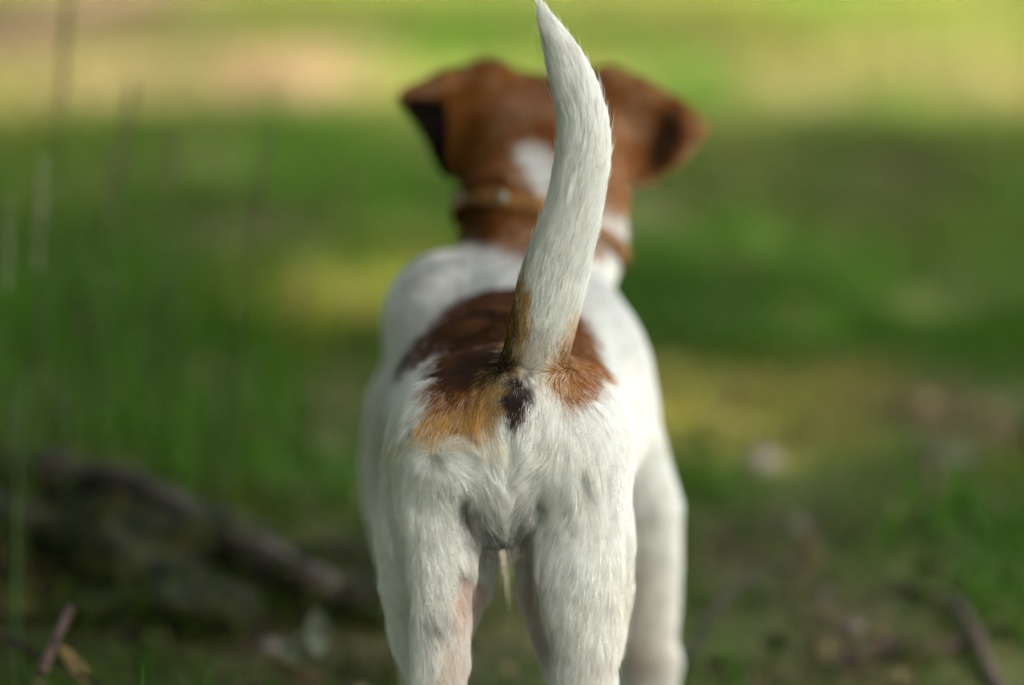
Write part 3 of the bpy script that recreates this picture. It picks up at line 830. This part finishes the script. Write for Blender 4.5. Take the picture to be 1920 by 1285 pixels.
    for (ax_, ay_, rx, ry, w, col, yy) in ((878, 1110, 40, 70, .6, [.60, .42, .36], .12), (845, 1240, 32, 70, .45, [.66, .50, .44], .12), (1005, 1130, 26, 90, .5, [.50, .36, .31], .12), (1110, 1270, 30, 40, .3, [.66, .5, .44], .12), (1105, 740, 60, 40, .0, [.7, .6, .5], .1),
            (1225, 965, 14, 12, .7, [.28, .22, .10], 1), (1205, 1228, 34, 34, .75, [.30, .19, .11], 1), (1200, 1110, 60, 120, .45, [.52, .45, .34], 1), (1215, 1240, 90, 80, .3, [.5, .42, .35], 1)):
        q = ((jx - ax_) / rx) ** 2 + ((jy - ay_) / ry) ** 2
        c = mixc(c, col, (tg == 2) * (y < yy) * w * np.exp(-q ** 1.5))
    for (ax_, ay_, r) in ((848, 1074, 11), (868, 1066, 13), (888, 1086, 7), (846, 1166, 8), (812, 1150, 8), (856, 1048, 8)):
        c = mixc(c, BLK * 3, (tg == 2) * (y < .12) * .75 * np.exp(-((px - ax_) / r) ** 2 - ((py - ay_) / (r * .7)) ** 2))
    # head and neck
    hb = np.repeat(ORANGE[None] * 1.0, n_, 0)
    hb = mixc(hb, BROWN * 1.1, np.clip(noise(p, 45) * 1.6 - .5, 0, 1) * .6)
    hb = hb * (1 - .30 * sstep(1000, 880, jx))[:, None]  # shade on the left of the head put into the coat colour
    hb = mixc(hb, DKBR * 1.3, ((jy > 300) & (jx < 930)) * .45 * sstep(290, 340, jy))  # lower-left shade also painted into the coat
    headish = (hd | nk) | ((tg == 0) & (y > .19))
    lim = np.interp(jx, [830, 860, 890, 925, 960, 1000, 1060, 1120], [452, 444, 446, 462, 476, 478, 476, 470])
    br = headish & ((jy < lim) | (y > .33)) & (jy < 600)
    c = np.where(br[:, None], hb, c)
    q = in_poly(jx, jy, [(968, 258), (995, 262), (1030, 280), (1060, 330), (1050, 372), (1010, 362), (985, 320), (968, 290)]) & br & (y < .36)
    c = np.where(q[:, None], WHITE, c)
    q = in_poly(jx, jy, [(1105, 372), (1130, 395), (1172, 400), (1182, 425), (1168, 470), (1142, 520), (1120, 490), (1135, 455), (1105, 420)]) & headish
    c = np.where(q[:, None], WHITE * .92, c)
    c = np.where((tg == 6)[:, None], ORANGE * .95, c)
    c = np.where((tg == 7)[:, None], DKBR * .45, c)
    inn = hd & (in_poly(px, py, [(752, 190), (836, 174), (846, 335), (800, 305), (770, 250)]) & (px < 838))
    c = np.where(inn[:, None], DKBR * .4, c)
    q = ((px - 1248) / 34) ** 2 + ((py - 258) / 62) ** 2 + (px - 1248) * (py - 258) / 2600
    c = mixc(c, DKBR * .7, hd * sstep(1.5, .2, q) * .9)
    return c
def skin_colour(p, tg):
    px, py = proj(p)
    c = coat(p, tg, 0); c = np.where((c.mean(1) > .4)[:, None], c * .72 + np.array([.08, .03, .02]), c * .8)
    pink = np.array([.52, .30, .25])
    inner = (p[:, 1] < .12) & (tg == 2)
    w = np.zeros(len(p))
    for (ax_, ay_, rx, ry) in ((868, 1110, 48, 60), (1000, 1120, 40, 90), (835, 1230, 50, 70)):
        w = np.maximum(w, np.exp(-(((px - ax_) / rx) ** 2 + ((py - ay_) / ry) ** 2) ** 1.5))
    c = mixc(c, pink, inner * w)
    for (ax_, ay_, r) in ((848, 1072, 9), (866, 1068, 11), (852, 1082, 8), (886, 1085, 6), (845, 1165, 7)):
        c = mixc(c, BLK * 2.5, (inner & (p[:, 1] < .12)) * .8 * np.exp(-(((px - ax_) / r) ** 2 + ((py - ay_) / r) ** 2)))
    q = ((px - 940) / 10) ** 2 + ((py - 1024) / 12) ** 2
    c = mixc(c, [.62, .22, .17], (p[:, 1] < .05) * np.exp(-q))
    q = ((px - 967) / 30) ** 2 + ((py - 762) / 44) ** 2
    an = np.arctan2(py - 758, px - 966)
    fold_shade = .75 + .45 * np.sin(an * 9 + 1.5 * np.sin(an * 2))  # skin folds drawn as light and dark bands in the colour, no relief
    c = mixc(c, [.050, .027, .026], (p[:, 1] < .03) * np.exp(-q ** 2))
    c = c * np.where(((p[:, 1] < .03) & (q < 1.2))[:, None], fold_shade[:, None], 1)
    q = ((px - 966) / 8) ** 2 + ((py - 752) / 10) ** 2
    c = mixc(c, [.012, .008, .009], (p[:, 1] < .03) * np.exp(-q))
    return c
GUIDE = np.array([  # photo x, y, direction x, y of the hair on the rear of the animal
    (800, 700, -.5, 1), (880, 690, -.2, 1), (830, 780, -.25, 1), (900, 780, .1, 1), (935, 690, -.35, 1), (1070, 720, .1, 1), (1110, 800, .15, 1), (1000, 810, -.5, 1), (1010, 760, -.4, .8), (985, 715, -.1, 1), (950, 715, .2, 1),
    (930, 810, .55, .9), (930, 770, .6, .7), (965, 800, 0, 1), (760, 760, -.45, 1), (735, 850, -.15, 1), (1150, 850, .12, 1), (1172, 950, 0, 1), (1110, 870, .12, 1), (1060, 850, .1, 1), (1085, 885, .25, 1), (1110, 925, .1, 1),
    (780, 850, -.7, .8), (800, 838, -.8, -.1), (822, 842, .7, -.3), (835, 862, .8, .5), (815, 882, -.1, 1), (795, 880, -.5, 1), (860, 850, 1, .3), (890, 870, .9, .5), (760, 900, -.3, 1), (785, 945, .1, 1), (835, 930, .35, 1), (850, 1000, .45, 1), (760, 1050, .3, 1), (720, 1000, .1, 1), (800, 1100, .5, 1), (740, 1180, .2, 1), (845, 900, .3, 1),
    (905, 860, .6, .8), (925, 900, .5, 1), (885, 930, -.3, 1), (910, 950, .5, 1), (930, 960, .25, 1), (950, 880, 0, 1), (940, 1000, 0, 1), (985, 870, -.7, .5), (1020, 870, -.8, .45), (1040, 900, -.2, 1), (980, 930, -.4, 1), (965, 960, -.25, 1), (1000, 960, -.5, 1),
    (1075, 945, -.5, 1), (1050, 1000, -.65, 1), (1030, 960, -.6, .8), (1020, 1060, -.7, 1), (1100, 1050, -.35, 1), (1150, 1050, -.1, 1), (1050, 1120, -.6, 1), (1040, 1180, -.45, 1), (1120, 1200, -.1, 1), (1070, 1250, -.2, 1), (1090, 1150, -.4, 1),
    (800, 1200, .12, 1), (840, 1250, .1, 1), (780, 1260, .2, 1), (700, 1100, 0, 1)], float)
def lie(p, nrm, tg):
    px, py = proj(p)
    num = np.zeros((len(p), 2)); den = np.zeros(len(p))
    for gx_, gy_, dx, dy in GUIDE:
        w = 1 / (((px - gx_) ** 2 + (py - gy_) ** 2) / 400 + .25) ** 1.6
        l = math.hypot(dx, dy)
        num += w[:, None] * np.array([dx / l, dy / l]); den += w
    d2 = num / den[:, None]
    r_ = np.stack([d2[:, 0], np.full(len(p), -.05), -d2[:, 1]], 1)
    g_ = np.stack([np.zeros(len(p)), np.full(len(p), -1.0), -.15 - .9 * (1 - np.clip(nrm[:, 2], 0, 1))], 1)
    w = sstep(.075, .035, p[:, 1])
    d = r_ * w[:, None] + unit(g_) * (1 - w)[:, None]
    fl = (tg == 2) & (p[:, 1] > .15)
    d[fl] = [0, -.15, -1]
    hd = tg >= 4
    d[hd] = [0, -.6, -.8]
    # tail: along the tail towards its tip
    tp = np.array([P(*q[:3]) for q in TAIL])
    tt = unit(np.gradient(tp, axis=0))
    it = np.where((tg == 3) | ((tg <= 1) & (py > 640) & (py < 735) & (np.abs(px - 1003) < 62) & (p[:, 1] < .035)))[0]
    if len(it):
        k = np.argmin(np.linalg.norm(p[it][:, None] - tp[None], axis=2), 1)
        zf = np.interp(p[it][:, 2], tp[:, 2], np.arange(len(tp)))
        k0 = np.clip(zf.astype(int), 0, len(tp) - 2); u = (zf - k0)[:, None]
        td = unit(tt[k0] * (1 - u) + tt[k0 + 1] * u)
        ctr = tp[k0] * (1 - u) + tp[k0 + 1] * u
        # hairs slant a little around the tail
        td = td + np.array([.08, 0, 0])
        rv = p[it] - ctr
        td = td - unit(rv) * (.30 * sstep(200, 40, proj(p[it])[1]))[:, None]
        blend = (sstep(735, 655, py[it]) * np.where(tg[it] == 3, 1, sstep(62, 40, np.abs(px[it] - 1003))))[:, None]
        d[it] = unit(d[it]) * (1 - blend) + td * blend
    d = d - (d * nrm).sum(1)[:, None] * nrm
    return unit(d + 1e-6)

tg_v = part_of(BV)
M_skin = mat_attr('puppy_skin', rough=.6, spec=.3)
puppy = bpy.data.objects.new('puppy', None); link(puppy); puppy.location = (0, .15, 0)
tag(puppy, 'white puppy with brown head and saddle patch, seen from behind, tail held up', 'dog')
off_p = np.array([0, .15, 0])
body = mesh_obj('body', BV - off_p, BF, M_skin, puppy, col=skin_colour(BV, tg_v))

# ---- fur
tri = np.concatenate([BF[:, [0, 1, 2]], BF[:, [0, 2, 3]]])
A, B, C_ = BV[tri[:, 0]], BV[tri[:, 1]], BV[tri[:, 2]]
area = .5 * np.linalg.norm(np.cross(B - A, C_ - A), axis=1)
cen = (A + B + C_) / 3
nt_ = BN[tri[:, 0]]
tg_t = tg_v[tri[:, 0]]
tocam = unit(np.array([0, CAM_Y, CAM_Z]) - cen)
face = (nt_ * tocam).sum(1)
cpx, cpy = proj(cen)
near = (cen[:, 1] < .075) | (tg_t == 3)
dens = np.where(near, 10.5e6, 3.0e6)                       # hairs per square metre
dens = np.where(face < -.25, dens * .25, dens)
dens = np.where((cpy > 1330) | (cen[:, 2] < .02), 1.0e6, dens)
inner = (tg_t == 2) & (cen[:, 1] > .03) & (cen[:, 1] < .12) & (cpx > 835) & (cpx < 1020) & (cpy > 1030)
dens = np.where(inner, dens * .10, dens)
inner2 = (tg_t == 2) & (cen[:, 1] < .10) & (np.hypot((cpx - 872) / 42, (cpy - 1120) / 70) < 1)
dens = np.where(inner2 | ((tg_t == 2) & (cen[:, 1] < .10) & (np.hypot((cpx - 845) / 30, (cpy - 1250) / 90) < 1)), dens * .35, dens)
dens = np.where(inner2 & ~inner, dens * .5, dens)
qa = ((cpx - 967) / 30) ** 2 + ((cpy - 757) / 42) ** 2
dens = np.where((cen[:, 1] < .03) & (tg_t != 3), dens * (.3 + .7 * sstep(.35, 1.3, qa)), dens)
dens = np.where((cen[:, 1] < .05) & (np.hypot((cpx - 940) / 15, (cpy - 1026) / 14) < 1), dens * .2, dens)
wq = area * dens
N = int(wq.sum())
ti = rng.choice(len(tri), N, p=wq / wq.sum())
u = rng.random((N, 2)); m = u.sum(1) > 1; u[m] = 1 - u[m]
root = A[ti] + u[:, :1] * (B - A)[ti] + u[:, 1:] * (C_ - A)[ti]
nr = normal(root)
tgr = tg_t[ti]
px, py = proj(root)
isnear = near[ti]
L = np.full(N, .0075)
L = np.where(tgr == 1, .0105, L)
L = np.where((tgr == 2) & isnear, .0120, L)
L = np.where(tgr == 3, .0130, L)
L = np.where((tgr == 3) & (py < 90), .0095, L)
L = np.where(tgr >= 4, .007, L)
L = np.where(tgr >= 6, .0028, L)
q = ((px - 966) / 46) ** 2 + ((py - 748) / 64) ** 2
L = np.where((tgr == 1) & (root[:, 1] < .03), L * (.28 + .72 * sstep(.5, 2.2, q)), L)
L = np.where((tgr == 3) & (py > 600), L * .75, L)
tuft = ((np.hypot((px - 770) / 26, (py - 890) / 45) < 1) | (np.hypot((px - 1100) / 24, (py - 900) / 45) < 1)) & (root[:, 1] < .05)
L = np.where(tuft, L * 1.3, L)
fringe = (tgr == 2) & isnear & (px < 1060) & (px > 985) & (py < 1200)
L = np.where(fringe, L * 1.1, L)
L = np.where((tgr == 2) & (root[:, 1] < .12) & ((np.hypot((px - 872) / 44, (py - 1120) / 72) < 1) | (np.hypot((px - 845) / 30, (py - 1250) / 90) < 1)), L * .55, L)
L = np.where(isnear & (tgr != 2), L * (1 - .45 * np.exp(-((py - 680) / 26) ** 2 - ((px - 985) / 70) ** 2)), L)
L = L * rng.uniform(.65, 1.2, N)
LEAD = []
for share in (.06, .008):
    cl = np.where(rng.random(N) < share)[0]
    kd = kdtree.KDTree(len(cl))
    for j, i in enumerate(cl): kd.insert(root[i], j)
    kd.balance()
    LEAD.append(cl[np.array([kd.find(r_)[1] for r_ in root])])
crnd = rng.normal(0, 1, N)
cvar = (crnd[LEAD[0]] * .7 + crnd[LEAD[1]] * .7)            # shared by the hairs of one tuft
L = L * np.clip(1 + .10 * cvar, .7, 1.35)
d = lie(root, nr, tgr)
side = np.cross(nr, d)
sw = (noise(root, 55) - .5) * .45 + (noise(root + 4, 200) - .5) * .18 + rng.normal(0, .085, N)
d = unit(d + side * sw[:, None])
lift0 = np.where(isnear, .30, .34) + rng.normal(0, .08, N)
lift0 = lift0 + .05 * cvar * isnear
lift0 = np.where(tgr == 3, .20 + rng.normal(0, .05, N) + .012 * cvar, lift0)
SEG = 6
K = np.linspace(0, 1, SEG)
pts = np.zeros((N, SEG, 3)); pts[:, 0] = root - nr * .0006
cur = root.copy()
stray = rng.random(N) < np.where(tgr == 3, .010, .006)
tail_p = np.array([P(*q_[:3]) for q_ in TAIL]); tail_t = unit(np.gradient(tail_p, axis=0)); itl = np.where((tgr == 3) & (py < 640))[0]
for k in range(1, SEG):
    lf = lift0 * (1 - .75 * K[k]) + stray * .18
    st = unit(d + nr * lf[:, None])
    cur = cur + st * (L / (SEG - 1))[:, None]
    nn = normal(cur)
    sdv = sample(D, cur)
    want = .0005 + .0014 * K[k] * np.where(isnear, 1, .8)
    lim_ = .0007 + .0026 * K[k] * np.clip(.75 + .18 * cvar, .45, 1.4) + stray * .004 * K[k]
    push = np.clip(want - sdv, 0, .004) * (tgr != 7) - np.clip(sdv - lim_, 0, .01) * .8
    cur = cur + nn * push[:, None]
    pts[:, k] = cur
    d = unit(d - (d * nn).sum(1)[:, None] * nn * .6)
    zf = np.interp(cur[itl][:, 2], tail_p[:, 2], np.arange(len(tail_p))); k0 = np.clip(zf.astype(int), 0, len(tail_p) - 2); uu = (zf - k0)[:, None]
    d[itl] = unit(d[itl] * .5 + .5 * unit(tail_t[k0] * (1 - uu) + tail_t[k0 + 1] * uu))
# clumping: hairs lean towards a neighbour that leads the tuft
for lead, amt in ((LEAD[0], .32), (LEAD[1], .12)):
    dd = np.linalg.norm(root - root[lead], axis=1)
    w = amt * (dd < .006) * (1 - stray) * rng.uniform(.5, 1.2, N)
    w = np.where(tgr == 3, w * 1.15, w)
    w = w * np.where(isnear, 1, .6)
    for k in range(1, SEG):
        pts[:, k] += (pts[lead, k] - pts[:, k]) * (w * K[k] ** 1.2)[:, None]
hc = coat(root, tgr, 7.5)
white = hc.mean(1) > .5
hc = hc * rng.uniform(.76, 1.12, N)[:, None] * np.clip(1 + .045 * cvar, .8, 1.12)[:, None] * (1 + (noise(root, 350) - .5) * .18)[:, None]
hc = np.where((white & (rng.random(N) < .05))[:, None], CREAM * .8, hc)
gold = (hc[:, 0] > .3) & (hc[:, 2] < .25)
hc = np.where((gold & (rng.random(N) < .25))[:, None], hc * .45, hc)
hc = np.where((gold & (rng.random(N) < .18))[:, None], CREAM, hc)
rad = np.where(isnear, .000056, .00011) * rng.uniform(.7, 1.25, N)
rad = np.where(tgr == 3, rad * 1.05, rad)
# long hairs of the tuft under the belly, and fine guard hairs
def extra(p0, dirs, Ls, r_, col):
    n_ = len(p0)
    e = np.zeros((n_, SEG, 3)); e[:, 0] = p0; c = p0.copy(); dd = dirs.copy()
    for k in range(1, SEG):
        c = c + dd * (Ls / (SEG - 1))[:, None]; e[:, k] = c
        dd = unit(dd + np.array([0, 0, -.10]))
    return e, r_, col
n1 = 30
p0 = np.array([P(940 + random.gauss(0, 3), 1018 + random.gauss(0, 4), .008) for _ in range(n1)])
dr = unit(np.array([[.17 + random.gauss(0, .05), -.05, -1] for _ in range(n1)]))
e1 = extra(p0, dr, rng.uniform(.012, .037, n1), np.full(n1, .00007), np.repeat((CREAM * 1.05)[None], n1, 0))
n2 = 130
a_ = rng.uniform(-40, 42, n2)
p0 = np.array([P(942 + q_, 1008 - abs(q_) * .4 + random.gauss(0, 5), random.uniform(.005, .035)) for q_ in a_])
dr = unit(np.stack([a_ * .004 + rng.normal(0, .12, n2), rng.normal(-.1, .1, n2), -np.ones(n2)], 1))
e2 = extra(p0, dr, rng.uniform(.008, .026, n2), np.full(n2, .00007), np.where((rng.random(n2) < .35)[:, None], BLK * 2, CREAM * .9))
pts = np.concatenate([pts, e1[0], e2[0]]); rad = np.concatenate([rad, e1[1], e2[1]]); hc = np.concatenate([hc, e1[2], e2[2]])
NT = len(pts)
print('hairs', NT, 'body verts', len(BV))
fur = bpy.data.hair_curves.new('fur')
fur.add_curves([SEG] * NT)
fur.attributes['position'].data.foreach_set('vector', (pts - off_p).reshape(-1).astype(np.float32))
taper = np.array([.9, 1, .95, .8, .55, .15])
ra = fur.attributes.new('radius', 'FLOAT', 'POINT')
ra.data.foreach_set('value', (rad[:, None] * taper).reshape(-1).astype(np.float32))
ca = fur.attributes.new('haircol', 'FLOAT_COLOR', 'CURVE')
c4 = np.ones((NT, 4), np.float32); c4[:, :3] = np.clip(hc, .004, .9)
ca.data.foreach_set('color', c4.ravel())
m, nt2, bsdf = mat_new('puppy_fur')
at = nt2.nodes.new('ShaderNodeAttribute'); at.attribute_name = 'haircol'
bsdf.inputs['Roughness'].default_value = .45
bsdf.inputs['Specular IOR Level'].default_value = .12
nt2.links.new(at.outputs['Color'], bsdf.inputs['Base Color'])
tr = nt2.nodes.new('ShaderNodeBsdfTranslucent'); nt2.links.new(at.outputs['Color'], tr.inputs['Color'])
mx = nt2.nodes.new('ShaderNodeMixShader'); mx.inputs[0].default_value = .2
nt2.links.new(bsdf.outputs[0], mx.inputs[1]); nt2.links.new(tr.outputs[0], mx.inputs[2])
nt2.links.new(mx.outputs[0], nt2.nodes['Material Output'].inputs['Surface'])
fur.materials.append(m)
link(bpy.data.objects.new('fur', fur), puppy)

# ---- collar: a leather band hugging the neck, with a metal stud
a3, b3, c3 = P(846, 400, .335), P(965, 372, .272), P(1132, 492, .325)
cn = unit(np.cross(b3 - a3, c3 - a3)[None])[0]
if cn[2] < 0: cn = -cn
cc = (a3 + c3) / 2; cc = cc + (P(1000, 420, .33) - cc) * .3
cc = cc - cn * ((cc - a3) @ cn)
u3 = unit((b3 - cc)[None])[0]; w3 = np.cross(cn, u3)
NC = 72
ring = []
for i in range(NC):
    a = 2 * math.pi * i / NC
    dv = u3 * math.cos(a) + w3 * math.sin(a)
    ts = np.linspace(.01, .09, 160)
    s_ = sample(D, cc + ts[:, None] * dv)
    j = np.argmax(s_ > 0) if (s_ > 0).any() else 159
    ring.append(ts[j])
ring = np.array(ring)
for _ in range(6): ring = (np.roll(ring, 1) + ring * 2 + np.roll(ring, -1)) / 4
ring = np.clip(ring, 0, np.median(ring) * 1.35) + .0035
v = []; prof = [(-.0052, 0), (-.0049, .0008), (0, .0012), (.0049, .0008), (.0052, 0), (.0049, -.0012), (-.0049, -.0012)]
for i in range(NC):
    a = 2 * math.pi * i / NC
    dv = u3 * math.cos(a) + w3 * math.sin(a)
    for (hh, tt_) in prof:
        v.append(cc + dv * (ring[i] + tt_) + cn * hh)
npf = len(prof)
F = [(i * npf + k, i * npf + (k + 1) % npf, ((i + 1) % NC) * npf + (k + 1) % npf, ((i + 1) % NC) * npf + k) for i in range(NC) for k in range(npf)]
M_leather = mat_noise('tan_leather', (.10, .042, .014), (.25, .115, .038), 60, rough=.5, bump=.2)
M_metal = mat_noise('metal_stud', (.14, .15, .13), (.26, .27, .24), 60, rough=.4, bump=.1, metallic=1.0)
collar = mesh_obj('collar', np.array(v) - off_p, F, M_leather, puppy)
collar['label'] = 'tan leather collar with a round metal stud'
def stud(ang, r):
    dv = u3 * math.cos(ang) + w3 * math.sin(ang)
    i = int(round(ang / (2 * math.pi) * NC)) % NC
    c = cc + dv * (ring[i] + .002)
    v_, F_ = blob((0, 0, 0), r, r, r * .5, 0, 1, 0, 8, 16)
    rot = np.array(Vector(dv).to_track_quat('Z', 'Y').to_matrix())
    o = mesh_obj('stud', v_ @ rot.T + c - off_p, F_, M_metal, collar)
angs = np.linspace(-1.5, 1.5, 200)
best = min(angs, key=lambda a: abs(proj((cc + (u3 * math.cos(a) + w3 * math.sin(a)) * .045)[None])[0][0] - 955))
stud(best, .0032)
# eyes and nose on the far side of the head
M_eye = mat_noise('dark_eye', (.01, .006, .004), (.02, .012, .008), 50, rough=.1, bump=0, spec=.6)
for s in (-1, 1):
    dv = unit(np.array([[s * .55, .75, .25]]))[0]; c0 = P(1030, 290, .42)
    ts = np.linspace(0, .09, 200); s_ = sample(D, c0 + ts[:, None] * dv); j = np.argmax(s_ > 0)
    v_, F_ = blob(c0 + dv * (ts[j] - .002), .006, .006, .006, 0, 1, 0, 10, 16)
    mesh_obj('eye', v_ - off_p, F_, M_eye, puppy)
v_, F_ = blob(P(1042, 365, .515), .009, .006, .007, .1, 60, 0, 10, 16)
mesh_obj('nose', v_ - off_p, F_, M_eye, puppy)
